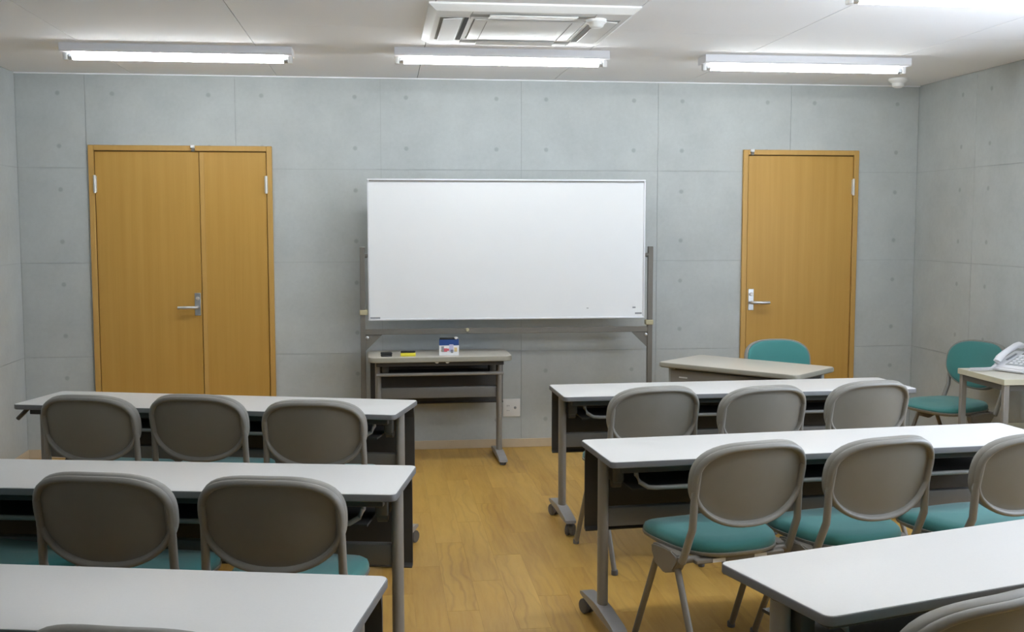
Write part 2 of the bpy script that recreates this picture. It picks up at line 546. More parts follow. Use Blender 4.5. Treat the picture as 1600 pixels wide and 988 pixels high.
# ------------------------------------------------------------------ doors
FW = 0.034
def make_door(name, x0, x1, top, leaves, handle_x, lever_dir, hinges, catch_x):
    d = struct(thing(name, (0, 0, 0)))
    b = B()
    bx(b, x0, x0 + FW, -0.022, 0.0035, 0, top, 0.003, 1)
    bx(b, x1 - FW, x1, -0.022, 0.0035, 0, top, 0.003, 1)
    bx(b, x0 + FW, x1 - FW, -0.022, 0.0035, top - FW, top, 0.003, 1)
    obj('frame', b, 'door_frame', d)
    b = B(); bx(b, x0 + FW, x1 - FW, 0.0005, 0.0035, 0, top - FW)
    obj('rebate', b, 'door_gap', d, smooth=False)
    for a, c in leaves:
        b = B(); bx(b, a, c, -0.012, 0.0, 0.008, top - FW - 0.006, 0.0015, 1)
        lf = obj('leaf', b, 'door', d)
    if len(leaves) == 2:                              # meeting strip on the narrow leaf
        m_ = leaves[1][0]
        b = B(); bx(b, m_ + 0.002, m_ + 0.030, -0.0165, -0.0115, 0.008, top - FW - 0.006, 0.0015, 1)
        obj('meeting_strip', b, 'door_frame', d)
    b = B(); bx(b, handle_x - 0.019, handle_x + 0.019, -0.018, -0.011, 0.912, 1.058, 0.002, 1)
    pl = obj('handle_plate', b, 'steel', d)
    b = B()
    lathe(b, [(0.012, 0), (0.012, 0.010), (0.009, 0.013), (0.003, 0.013)], 16, (handle_x, -0.017, 1.022), Matrix.Rotation(R(90), 3, 'X'))
    obj('lock_cylinder', b, 'hinge', pl)
    b = B()
    s = lever_dir
    tube(b, [(handle_x, -0.012, 0.966), (handle_x, -0.050, 0.966), (handle_x + s * 0.014, -0.062, 0.966), (handle_x + s * 0.060, -0.064, 0.966), (handle_x + s * 0.118, -0.062, 0.966)], [0.010, 0.010, 0.011, 0.011, 0.010], 12)
    obj('lever', b, 'steel', pl)
    for hx in hinges:
        for hz in (0.22, 1.75):
            b = B()
            lathe(b, [(0.0075, -0.056), (0.0085, -0.055), (0.0085, 0.055), (0.0075, 0.056)], 12, (hx, -0.026, hz))
            bx(b, hx - 0.010, hx + 0.010, -0.024, -0.011, hz - 0.05, hz + 0.05)
            obj('hinge', b, 'hinge', d)
    b = B()
    bx(b, catch_x - 0.013, catch_x + 0.013, -0.040, -0.021, top - 0.016, top + 0.004, 0.003, 1)
    ct = obj('catch', b, 'white_plastic', d)
    b = B(); bx(b, catch_x - 0.008, catch_x + 0.012, -0.034, -0.020, top - 0.038, top - 0.016, 0.002, 1)
    obj('catch_arm', b, 'taupe', ct)
    return d
make_door('door_1', *D1, [(D1[0] + FW + 0.004, 0.688), (0.691, D1[1] - FW - 0.004)], 0.662, -1, (D1[0] + FW + 0.004, D1[1] - FW - 0.004), 0.655)
make_door('door_2', *D2, [(D2[0] + FW + 0.004, D2[1] - FW - 0.004)], 4.338, 1, (D2[1] - FW - 0.004,), 4.325)

# ------------------------------------------------------------------ ceiling lights
def make_light(x0, x1, y, label, group='surface fluorescent fixtures'):
    cx = (x0 + x1) / 2; L = (x1 - x0)
    t = thing('ceiling_light', (cx, y, H), 0, label, 'ceiling light', group)
    b = B()
    prism(b, [(-0.076, 0), (-0.076, -0.037), (-0.069, -0.043), (0.069, -0.043), (0.076, -0.037), (0.076, 0)], 0, -L / 2, L / 2)
    obj('housing', b, 'fixture', t)
    for s in (-1, 1):
        b = B()
        bx(b, min(s * (L / 2 - 0.002), s * (L / 2 - 0.026)), max(s * (L / 2 - 0.002), s * (L / 2 - 0.026)), -0.016, 0.016, -0.080, -0.041, 0.005, 2)
        obj('socket', b, 'white_plastic', t)
    b = B()
    tube(b, [(-L / 2 + 0.050, 0, -0.062), (L / 2 - 0.050, 0, -0.062)], 0.0155, 14)
    tb = obj('tube', b, 'tube', t)
    for s in (-1, 1):
        b = B()
        tube(b, [(s * (L / 2 - 0.027), 0, -0.062), (s * (L / 2 - 0.049), 0, -0.062)], 0.0150, 14)
        obj('tube_cap', b, 'steel', tb)
    return t
LX = [(0.185, 1.375), (1.918, 3.085), (3.640, 4.845)]
LY = [-1.13, -1.19, -1.13]
names = ['left of the air conditioner, above the double door', 'directly in front of the air conditioner, above the whiteboard', 'above the single door, right of the air conditioner']
for (a, b_), y, n_ in zip(LX, LY, names):
    make_light(a, b_, y, 'lit white fluorescent fixture ' + n_)
make_light(3.66, 4.87, -3.02, 'lit fluorescent fixture cut off by the top right corner of the picture')
make_light(LX[1][0], LX[1][1], -3.20, 'fluorescent fixture in the second row over the aisle')
make_light(LX[1][0], LX[1][1], -4.95, 'fluorescent fixture in the third row over the aisle')
make_light(LX[2][0], LX[2][1], -4.95, 'fluorescent fixture in the third row over the right desks')

# ------------------------------------------------------------------ ceiling air conditioner
ax0, ax1, ay0, ay1 = 2.05, 2.97, -2.485, -1.565
acx, acy = (ax0 + ax1) / 2, (ay0 + ay1) / 2
ac = thing('air_conditioner', (acx, acy, H), 0, 'white square cassette air conditioner recessed in the ceiling', 'air conditioner')
W2, D2_ = (ax1 - ax0) / 2, (ay1 - ay0) / 2
AZ = -0.032
b = B()
def sq(w_, d_, z): return [(w_, d_, z), (-w_, d_, z), (-w_, -d_, z), (w_, -d_, z)]
stack(b, [sq(W2, D2_, 0.0), sq(W2, D2_, -0.008), sq(W2 - 0.030, D2_ - 0.030, AZ + 0.002), sq(W2 - 0.035, D2_ - 0.035, AZ),
          sq(W2 - 0.205, D2_ - 0.205, AZ), sq(W2 - 0.205, D2_ - 0.205, AZ + 0.010)], True, True)
obj('frame', b, 'ac_plastic', ac, angle=20)
b = B()
gw, gd = W2 - 0.212, D2_ - 0.212
stack(b, [sq(gw, gd, AZ + 0.010), sq(gw, gd, AZ - 0.003), sq(gw - 0.012, gd - 0.012, AZ - 0.006)])
gr = obj('grille', b, 'ac_plastic', ac, angle=20)
for s in (-1, 1):
    b = B(); bx(b, s * (gw - 0.055) - 0.0018, s * (gw - 0.055) + 0.0018, -gd + 0.015, gd - 0.015, AZ - 0.0072, AZ - 0.0055)
    obj('seam', b, 'slot_grey', gr, smooth=False)
for s in (-1, 1):
    b = B(); bx(b, s * (W2 - 0.115) - 0.058, s * (W2 - 0.115) + 0.058, -D2_ + 0.17, D2_ - 0.17, AZ - 0.0015, AZ + 0.0005)
    ot = obj('outlet', b, 'slot_grey', ac, smooth=False)
    b = B(); bx(b, s * (W2 - 0.115) - s * 0.058 - 0.010, s * (W2 - 0.115) - s * 0.058 + 0.010, -D2_ + 0.17, D2_ - 0.17, AZ - 0.0025, AZ - 0.001)
    obj('slit', b, 'slot' if s < 0 else 'slot_grey', ot, smooth=False)
    b = B(); box(b, (s * (W2 - 0.112), 0, AZ - 0.006), (0.086, 2 * D2_ - 0.35, 0.006), 0.002, 1, Matrix.Rotation(R(4 * s), 3, 'Y'))
    obj('louvre', b, 'ac_plastic', ac)
    b = B(); bx(b, -W2 + 0.185, W2 - 0.185, s * (D2_ - 0.115) - 0.030, s * (D2_ - 0.115) + 0.030, AZ - 0.0015, AZ + 0.0005)
    obj('outlet', b, 'slot_grey', ac, smooth=False)
    b = B(); box(b, (0, s * (D2_ - 0.118), AZ - 0.005), (2 * W2 - 0.53, 0.084, 0.006), 0.002, 1, Matrix.Rotation(R(-3 * s), 3, 'X'))
    obj('louvre', b, 'ac_plastic', ac)
    for q in (-1, 1):
        b = B(); bx(b, q * (W2 - 0.19) - 0.0012, q * (W2 - 0.19) + 0.0012, min(s * (D2_ - 0.04), s * (D2_ - 0.20)), max(s * (D2_ - 0.04), s * (D2_ - 0.20)), AZ - 0.0012, AZ + 0.0005)
        obj('seam', b, 'slot_grey', ac, smooth=False)
b = B()
lathe(b, [(0.045, 0.0), (0.045, -0.014), (0.036, -0.020), (0.030, -0.032), (0.018, -0.038), (0.004, -0.039)], 24, (0.290, -0.305, AZ))
obj('sensor_dome', b, 'white_plastic', ac)

b = B()
lathe(b, [(0.060, 0.0), (0.060, -0.014), (0.050, -0.024), (0.040, -0.030), (0.036, -0.052), (0.022, -0.060), (0.004, -0.061)], 28)
sd = obj('smoke_detector', b, 'white_plastic'); sd.location = (5.18, -0.36, H)
tag(sd, 'round white smoke detector on the ceiling near the right corner', 'smoke detector')

# ------------------------------------------------------------------ whiteboard on its stand
WY = -0.30
wb = thing('whiteboard', (0, WY, 0), 0, 'large blank whiteboard in a thin frame on a grey wheeled stand', 'whiteboard')
bx0, bx1, bz0, bz1 = 1.752, 3.524, 0.892, 1.782
b = B(); bx(b, bx0 + 0.008, bx1 - 0.008, -0.012, 0.012, bz0 + 0.008, bz1 - 0.008)
bd = obj('board', b, 'board', wb, smooth=False)
for n_, args in (('frame_rail', (bx0, bx1, bz1 - 0.014, bz1)), ('frame_rail', (bx0, bx1, bz0, bz0 + 0.012)),
                 ('frame_rail', (bx0, bx0 + 0.012, bz0 + 0.012, bz1 - 0.014)), ('frame_rail', (bx1 - 0.012, bx1, bz0 + 0.012, bz1 - 0.014))):
    b = B(); bx(b, args[0], args[1], -0.018, 0.018, args[2], args[3], 0.003, 1)
    obj(n_, b, 'aluminium', bd)
b = B(); bx(b, bx0 + 0.012, bx1 - 0.012, -0.0205, -0.0125, bz1 - 0.0165, bz1 - 0.0105)
obj('top_seal', b, 'taupe', bd, smooth=False)
for (mx, mz, mw, mh) in ((1.795, 0.909, 0.062, 0.012), (3.484, 0.924, 0.044, 0.012), (3.455, 0.962, 0.020, 0.008), (3.150, 0.960, 0.012, 0.005)):
    b = B(); bx(b, mx - mw / 2, mx + mw / 2, -0.0135, -0.0115, mz - mh / 2, mz + mh / 2)
    obj('printed_mark', b, 'print_grey', bd, smooth=False)
for x, s in ((1.718, 1), (3.562, -1)):
    b = B(); bx(b, x - 0.016, x + 0.016, -0.015, 0.015, 0.10, 1.355, 0.002, 1)
    po = obj('post', b, 'taupe', wb)
    b = B(); lathe(b, [(0.014, 0), (0.014, 0.016), (0.010, 0.020), (0.010, 0.05)], 14, (x + s * 0.012, 0, 1.300), Matrix.Rotation(R(90 * s), 3, 'Y'))
    obj('pivot', b, 'taupe_dark', po)
    z = 0.945 if s > 0 else 0.865
    b = B(); bx(b, min(x - s * 0.020, x + s * 0.030), max(x - s * 0.020, x + s * 0.030), -0.024, 0.020, z - 0.016, z + 0.016, 0.004, 1)
    obj('clip', b, 'clip', wb)
    b = B()
    prism(b, [(x + s * 0.014, 0.803), (x + s * 0.120, 0.803), (x + s * 0.014, 0.700)] if s > 0 else [(x + s * 0.014, 0.803), (x + s * 0.014, 0.700), (x + s * 0.120, 0.803)], 1, -0.006, 0.006)
    br = obj('bracket', b, 'taupe', wb, smooth=False)
    b = B(); lathe(b, [(0.010, 0), (0.010, 0.008), (0.004, 0.011)], 12, (x + s * 0.026, -0.006, 0.785), Matrix.Rotation(R(90), 3, 'X'))
    obj('bolt', b, 'steel', br)
    b = B()
    prism(b, [(-0.26, 0.062), (-0.255, 0.082), (-0.03, 0.104), (0.03, 0.104), (0.235, 0.082), (0.24, 0.062)], 0, x - 0.018, x + 0.018)
    ft = obj('foot', b, 'taupe', wb)
    for yy in (-0.235, 0.215):
        b = B()
        lathe(b, [(0.020, -0.011), (0.026, -0.008), (0.026, 0.008), (0.020, 0.011)], 18, (x, yy, 0.026), Matrix.Rotation(R(90), 3, 'Y'))
        bx(b, x - 0.015, x + 0.015, yy - 0.012, yy + 0.012, 0.030, 0.064, 0.003, 1)
        obj('caster', b, 'caster', ft)
b = B(); bx(b, 1.733, 3.547, -0.013, 0.013, 0.803, 0.838, 0.002, 1)
obj('cross_rail', b, 'taupe', wb)
b = B(); lathe(b, [(0.012, 0), (0.012, 0.012), (0.009, 0.016), (0.003, 0.017)], 16, (2.375, -0.013, 0.829), Matrix.Rotation(R(90), 3, 'X'))
obj('knob', b, 'clip', wb)

# ------------------------------------------------------------------ folding classroom desk
DZ, DW, DD = 0.68, 1.80, 0.41
def caster(parent, x, y, yaw, top=0.075, r=0.026, name='caster'):
    rz = Matrix.Rotation(yaw, 3, 'Z')
    b = B()
    for s in (-1, 1):
        lathe(b, [(r * 0.55, -0.0085), (r * 0.92, -0.0075), (r, -0.004), (r, 0.005), (r * 0.8, 0.009), (r * 0.3, 0.0095)], 18,
              (x, y, r), rz @ Matrix.Rotation(R(90), 3, 'Y') @ Matrix.Translation((0, 0, s * 0.0115)).to_3x3())
    # the two wheel discs side by side
    b.free(); b = B()
    for s in (-1, 1):
        c = rz @ Vector((s * 0.012, 0.012, 0))
        lathe(b, [(r * 0.45, -0.009), (r * 0.9, -0.008), (r, -0.005), (r, 0.005), (r * 0.9, 0.008), (r * 0.45, 0.009)], 18,
              (x + c.x, y + c.y, r), rz @ Matrix.Rotation(R(90), 3, 'Y'))
    c = rz @ Vector((0, 0.006, 0))
    box(b, (x + c.x, y + c.y, r * 1.25), (0.012, 0.034, r * 1.3), 0.004, 2, rz)
    lathe(b, [(0.008, r * 1.4), (0.008, top)], 10, (x, y, 0))
    return obj(name, b, 'caster', parent)

def make_desk(W=DW, D=DD, Z=DZ, edge='edge', top='desktop', name='classroom_desk', thick=0.024, casters=True, straight=False, inset=0.032, rad=0.022):
    t = thing(name, (0, 0, 0))
    b = B(); slab(b, outline_rrect(W, D, rad), Z - thick, Z - 0.0012, 0.003)
    obj('edge_band', b, edge, t)
    b = B(); slab(b, outline_rrect(W - 0.005, D - 0.005, rad - 0.002), Z - thick + 0.004, Z, 0.0012)
    obj('tabletop', b, top, t)
    b = B()                                               # steel apron under the top
    bx(b, -W / 2 + 0.05, W / 2 - 0.05, -D / 2 + 0.055, -D / 2 + 0.085, Z - thick - 0.030, Z - thick + 0.001, 0.002, 1)
    obj('apron', b, 'desk_panel', t)
    b = B()                                               # book shelf deck under the top
    bx(b, -W / 2 + 0.11, W / 2 - 0.11, -D / 2 + 0.10, D / 2 - 0.03, Z - 0.130, Z - 0.122)
    obj('shelf', b, 'desk_panel', t, smooth=False)
    b = B()                                               # bent front rod of the shelf
    zr = Z - 0.115; xr = W / 2 - 0.12; yf = -D / 2 + 0.075
    tube(b, [(-xr, yf + 0.02, Z - thick - 0.005), (-xr, yf + 0.015, zr + 0.045), (-xr + 0.012, yf + 0.008, zr + 0.020), (-xr + 0.04, yf, zr + 0.003), (-xr + 0.07, yf, zr),
             (xr - 0.07, yf, zr), (xr - 0.04, yf, zr + 0.003), (xr - 0.012, yf + 0.008, zr + 0.020), (xr, yf + 0.015, zr + 0.045), (xr, yf + 0.02, Z - thick - 0.005)], 0.0085, 10)
    if straight:
        b.free(); b = B(); tube(b, [(-W / 2 + 0.05, yf, zr), (W / 2 - 0.05, yf, zr)], 0.0105, 12)
    obj('shelf_rod', b, 'rod', t)
    b = B()                                               # modesty panel hung at the far edge, folded lip at the bottom
    prism(b, [(D / 2 - 0.030, Z - thick), (D / 2 - 0.012, Z - thick), (D / 2 - 0.008, Z - 0.06), (D / 2 - 0.008, Z - 0.345), (D / 2 - 0.030, Z - 0.350), (D / 2 - 0.034, Z - 0.345), (D / 2 - 0.016, Z - 0.335), (D / 2 - 0.016, Z - 0.08)], 0, -W / 2 + 0.015, W / 2 - 0.015)
    obj('modesty_panel', b, 'desk_panel', t, smooth=False)
    b = B(); bx(b, -W / 2 + 0.05, W / 2 - 0.05, -0.006, 0.030, Z - 0.285, Z - 0.215, 0.006, 2)
    obj('cross_beam', b, 'desk_beam', t)
    for s in (-1, 1):
        x = s * (W / 2 - inset)
        fz = 0.0 if casters else -0.048
        b = B()
        stack(b, [[(x + 0.019 * math.cos(a), 0.0 + 0.030 * math.sin(a), z) for a in [2 * math.pi * k / 20 for k in range(20)]] for z in (0.085 + fz, Z - 0.045, Z - 0.032)])
        lg = obj('leg', b, 'desk_leg', t)
        b = B(); bx(b, x - s * 0.045 - 0.022, x - s * 0.045 + 0.022, -0.045, 0.06, Z - 0.115, Z - thick, 0.010, 2)
        lathe(b, [(0.020, -0.016), (0.020, 0.016)], 16, (x - s * 0.045, -0.01, Z - 0.118), Matrix.Rotation(R(90), 3, 'Y'))
        obj('hinge_bracket', b, 'dark_metal', lg)
        b = B()
        prof = [(-0.225, 0.070), (-0.222, 0.083), (-0.19, 0.092), (-0.03, 0.108), (0.03, 0.108), (0.19, 0.092), (0.222, 0.083), (0.225, 0.070), (0.19, 0.066), (-0.19, 0.066)]
        stack(b, [[(x + dx_, p[0] * (0.985 if abs(dx_) > 0.02 else 1), fz + 0.087 + (p[1] - 0.087) * (0.8 if abs(dx_) > 0.02 else 1)) for p in prof] for dx_ in (-0.026, -0.019, 0.019, 0.026)])
        ft = obj('foot', b, 'desk_foot', t)
        if casters:
            for yy, ya in ((-0.19, 0.5), (0.19, -0.3)):
                caster(ft, x, yy, ya * s, 0.075, 0.029)
        else:
            for yy in (-0.19, 0.19):
                b = B(); lathe(b, [(0.016, 0), (0.020, 0.004), (0.018, 0.03)], 14, (x, yy, 0))
                obj('glide', b, 'caster', ft)
    return t

DESKS = [  # x, y, angle, label
    (1.080, -2.087, -15.7, 'white topped folding desk in the front left row before the double door'),
    (1.031, -3.554, -10.9, 'white topped folding desk in the second left row, two chair backs before it'),
    (0.929, -4.700, -12.3, 'white topped folding desk filling the lower left corner of the picture'),
    (3.588, -1.902, 1.72, 'white topped folding desk in the front right row beyond the aisle'),
    (3.501, -3.279, 4.8, 'white topped folding desk in the second right row, three teal seats before it'),
    (3.571, -4.627, 16.2, 'white topped folding desk angled across the lower right corner')]
proto = make_desk()
for k, (x, y, a, lab) in enumerate(DESKS):
    d = proto if k == 0 else copy_tree(proto)
    d.location = (x, y, 0); d.rotation_euler = (0, 0, R(a))
    tag(d, lab, 'desk', 'white topped classroom desks')
    if k == 5:                                            # this desk has its front panel taken off
        for ch in list(d.children):
            if ch.name.startswith('modesty_panel'): bpy.data.objects.remove(ch)
b = B()
tube(b, [(-0.855, -0.150, 0.655), (-0.870, -0.152, 0.640), (-0.905, -0.158, 0.605)], [0.012, 0.016, 0.013], 12, rx=0.010)
obj('release_lever', b, 'dark_metal', proto)

# narrow table under the whiteboard
st = make_desk(0.890, 0.40, 0.685, 'beige_edge', 'beige_top', 'side_table', 0.032, False, True, 0.062, 0.06)
st.location = (2.192, -0.345, 0); st.rotation_euler = (0, 0, R(1.0))
tag(st, 'narrow beige folding table against the wall under the whiteboard', 'table')
for dx in (-0.035, 0.030):
    b = B(); lathe(b, [(0.0125, 0), (0.014, 0.003), (0.014, 0.008), (0.010, 0.011)], 16, (0, 0, 0), Matrix.Rotation(R(90), 3, 'X'))
    mg = obj('magnet', b, 'white_plastic'); mg.location = (2.205 + dx, -0.345 - 0.1755, 0.657)
    tag(mg, 'small white magnet under the narrow table edge, %s of two' % ('left' if dx < 0 else 'right'), 'magnet', 'magnets on the narrow table')

# ------------------------------------------------------------------ things on the narrow table
TZ = 0.685
t = thing('board_eraser', (1.862, -0.47, TZ), R(3), 'black whiteboard eraser lying on the narrow table', 'eraser')
b = B(); bx(b, -0.034, 0.034, -0.02, 0.02, 0.0, 0.012, 0.003, 1); obj('felt', b, 'slot', t)
b = B(); bx(b, -0.035, 0.035, -0.021, 0.021, 0.012, 0.026, 0.005, 2); obj('grip', b, 'black', t)
t = thing('board_eraser', (1.995, -0.47, TZ), R(-2), 'yellow whiteboard eraser with a black top on the narrow table', 'eraser')
b = B(); bx(b, -0.047, 0.047, -0.022, 0.022, 0.0, 0.022, 0.004, 2); obj('body', b, 'yellow', t)
b = B(); bx(b, -0.045, 0.045, -0.019, 0.022, 0.022, 0.031, 0.003, 1); obj('felt', b, 'black', t)
t = thing('pen_box', (2.250, -0.44, TZ), R(-2), 'small blue and white printed card box on the narrow table', 'box')
b = B(); bx(b, -0.061, 0.061, -0.025, 0.025, 0.0, 0.062, 0.001, 1); obj('lower_body', b, 'box_white', t)
b = B(); bx(b, -0.0605, 0.0605, -0.0245, 0.0245, 0.062, 0.098, 0.001, 1); obj('upper_body', b, 'box_blue', t)
b = B(); bx(b, -0.058, 0.055, -0.020, 0.022, 0.098, 0.108, 0.003, 1); obj('lid', b, 'black', t)
b = B(); lathe(b, [(0.010, 0), (0.013, 0.003), (0.012, 0.012), (0.004, 0.015)], 14, (0.044, -0.010, 0.100)); obj('stopper', b, 'white_plastic', t)
for (px, pz, pw, ph, mt) in ((-0.040, 0.040, 0.016, 0.034, 'print_grey'), (-0.022, 0.034, 0.020, 0.022, 'print_red'), (-0.006, 0.036, 0.012, 0.014, 'print_red'),
                             (0.014, 0.046, 0.026, 0.046, 'print_lilac'), (0.018, 0.026, 0.014, 0.022, 'print_grey'), (0.041, 0.036, 0.018, 0.026, 'print_tan'), (-0.045, 0.030, 0.010, 0.012, 'print_tan')):
    b = B(); bx(b, px - pw / 2, px + pw / 2, -0.0262, -0.0248, pz - ph / 2, pz + ph / 2)
    obj('print', b, mt, t, smooth=False)

# ------------------------------------------------------------------ wall outlet
t = thing('wall_outlet', (2.694, 0, 0.270), 0, 'square white wall outlet plate low on the wall beside the narrow table', 'outlet')
b = B(); bx(b, -0.058, 0.058, -0.008, 0.0, -0.060, 0.060, 0.003, 2); pl = obj('plate', b, 'white_plastic', t)
for zz in (-0.018, 0.014):
    b = B(); bx(b, -0.034, -0.012, -0.0095, -0.0075, zz - 0.010, zz + 0.010, 0.001, 1); sk = obj('socket', b, 'box_white', t)
    for dx in (-0.029, -0.018):
        b = B(); bx(b, dx - 0.0013, dx + 0.0013, -0.0100, -0.0090, zz - 0.0045, zz + 0.0045); obj('slot', b, 'slot', sk, smooth=False)
b = B(); lathe(b, [(0.009, 0), (0.009, 0.004), (0.005, 0.005)], 14, (0.024, -0.0075, 0.0), Matrix.Rotation(R(90), 3, 'X')); obj('aerial_jack', b, 'print_grey', t)

# ------------------------------------------------------------------ stacking chair (faces local +Y)
BA, BTOP, BBOT = 0.212, 0.150, 0.145                # back: half width, half heights above and below its centre
def back_loop(sc, depth, n=56, shrink=0.0):
    """outline of the backrest, scaled inward by `shrink` metres, at a depth (+ towards the sitter)"""
    pts = []
    for k in range(n):
        a = 2 * math.pi * k / n
        c, s = math.cos(a), math.sin(a)
        ex = 2.75 if s >= 0 else 2.3
        r = (abs(c) ** ex + abs(s) ** ex) ** (-1 / ex)
        hb = (BTOP if s >= 0 else BBOT) - shrink
        u = (BA - shrink) * r * c * sc
        v = hb * r * s * sc
        u *= 1.0 + 0.035 * (v / BTOP)
        pts.append(back_point(u, v, depth))
    return pts
LEAN = R(13)
def back_point(u, v, depth):
    y = 0.9 * u * u + depth                         # shell wraps round the sitter
    return (u, -0.245 - math.sin(LEAN) * v + y * math.cos(LEAN), 0.655 + math.cos(LEAN) * v + y * math.sin(LEAN))

def seat_loop(a, d, z, n=48, dip=0.0):
    pts = []
    for k in range(n):
        t_ = 2 * math.pi * k / n
        c, s = math.cos(t_), math.sin(t_)
        ex = 3.4 if s >= 0 else 3.0
        r = (abs(c) ** ex + abs(s) ** ex) ** (-1 / ex)
        x = a * r * c; y = d * r * s
        x *= 1.0 + 0.10 * (y / d)                    # wider at the front
        pts.append((x, 0.015 + y, z - dip * max(0, y / d) ** 3))
    return pts

def make_chair():
    t = thing('stacking_chair', (0, 0, 0))
    b = B()                                          # back shell: rim proud of the recessed panel
    stack(b, [back_loop(1, 0.028, shrink=0.012), back_loop(1, 0.030, shrink=0.005), back_loop(1, 0.024), back_loop(1, 0.004, shrink=0.0005), back_loop(1, 0.002, shrink=0.0025), back_loop(1, 0.000, shrink=0.0005), back_loop(1, -0.007, shrink=0.001),
              back_loop(1, -0.013, shrink=0.005), back_loop(1, -0.015, shrink=0.010), back_loop(1, -0.012, shrink=0.0155), back_loop(1, -0.004, shrink=0.019),
              back_loop(1, 0.003, shrink=0.021)], False, False)
    sh = obj('back_shell', b, 'chair_shell', t, angle=60)
    b = B()
    stack(b, [back_loop(1, 0.0025, shrink=0.0200), back_loop(0.96, 0.0035, shrink=0.0205), back_loop(0.75, 0.001, shrink=0.0205), back_loop(0.5, 0.0, shrink=0.0205), back_loop(0.25, -0.0005, shrink=0.0205), back_loop(0.04, -0.0005, shrink=0.0205)], False, True)
    obj('back_panel', b, 'chair_panel', sh, angle=60)
    b = B()
    stack(b, [back_loop(1, 0.019, shrink=0.012), back_loop(1, 0.030, shrink=0.009), back_loop(1, 0.036, shrink=0.013), back_loop(1, 0.041, shrink=0.024),
              back_loop(0.7, 0.045, shrink=0.024), back_loop(0.35, 0.047, shrink=0.024), back_loop(0.04, 0.048, shrink=0.024)], False, True)
    obj('back_cushion', b, 'teal', t, angle=70)
    S = 0.018                                        # seat height adjustment
    b = B()
    stack(b, [seat_loop(0.182, 0.192, 0.402 + S), seat_loop(0.196, 0.208, 0.406 + S), seat_loop(0.198, 0.212, 0.420 + S, dip=0.008), seat_loop(0.194, 0.208, 0.434 + S, dip=0.014),
              seat_loop(0.183, 0.196, 0.444 + S, dip=0.018), seat_loop(0.14, 0.145, 0.449 + S, dip=0.016), seat_loop(0.07, 0.08, 0.449 + S, dip=0.01), seat_loop(0.01, 0.01, 0.449 + S)])
    obj('seat_cushion', b, 'teal', t, angle=70)
    b = B()
    stack(b, [seat_loop(0.155, 0.168, 0.384 + S), seat_loop(0.184, 0.195, 0.388 + S), seat_loop(0.199, 0.213, 0.398 + S), seat_loop(0.200, 0.214, 0.407 + S), seat_loop(0.193, 0.206, 0.409 + S)])
    pan = obj('seat_pan', b, 'chair_shell', t, angle=60)
    b = B()
    tube(b, [(-0.205, -0.140, 0.384 + S), (0.205, -0.140, 0.384 + S)], 0.0125, 12)
    bx(b, -0.17, 0.17, -0.172, -0.130, 0.372 + S, 0.389 + S, 0.004, 1)
    obj('rear_bar', b, 'chair_frame', t)
    for x in (-0.085, 0.075):
        b = B(); bx(b, x - 0.024, x + 0.024, -0.1738, -0.1715, 0.374 + S, 0.387 + S)
        obj('sticker', b, 'label', pan, smooth=False)
    for s in (-1, 1):
        p1 = Vector(back_point(s * 0.196, 0.050, 0.000))
        p2 = Vector(back_point(s * 0.198, -0.040, -0.001))
        p3 = Vector((s * 0.200, -0.196, 0.520)); p4 = Vector((s * 0.203, -0.156, 0.430)); p5 = Vector((s * 0.204, -0.138, 0.376 + S))
        b = B(); tube(b, [p1, p2, p3, p4, p5], [0.009, 0.0125, 0.0125, 0.013, 0.014], 12, rx=0.014)
        obj('back_upright', b, 'chair_shell', t, angle=60)
        b = B()                                      # moulded leg bracket below the seat side
        prism(b, [(p[0], p[1] + S) for p in [(-0.120, 0.392), (-0.125, 0.370), (-0.095, 0.330), (-0.030, 0.308), (0.030, 0.325), (0.055, 0.362), (0.057, 0.390), (0.02, 0.397), (-0.08, 0.397)]], 0, s * 0.176, s * 0.216)
        bmesh.ops.bevel(b, geom=list(b.edges), offset=0.006, segments=2, affect='EDGES')
        obj('leg_bracket', b, 'chair_frame', t, angle=50)
        for y0, y1, n_ in ((0.030, 0.205, 'leg'), (-0.085, -0.275, 'leg')):
            b = B()
            tube(b, [(s * 0.197, y0, 0.366 + S), (s * 0.199, y0 + (y1 - y0) * 0.10, 0.333 + S), (s * 0.205, y1, 0.008)], 0.0115, 12, rx=0.0115)
            lg = obj(n_, b, 'chair_frame', t)
            b = B(); lathe(b, [(0.012, 0.0), (0.0145, 0.002), (0.0145, 0.020), (0.012, 0.023)], 14, (s * 0.205, y1, 0))
            obj('foot_glide', b, 'caster', lg)
    return t

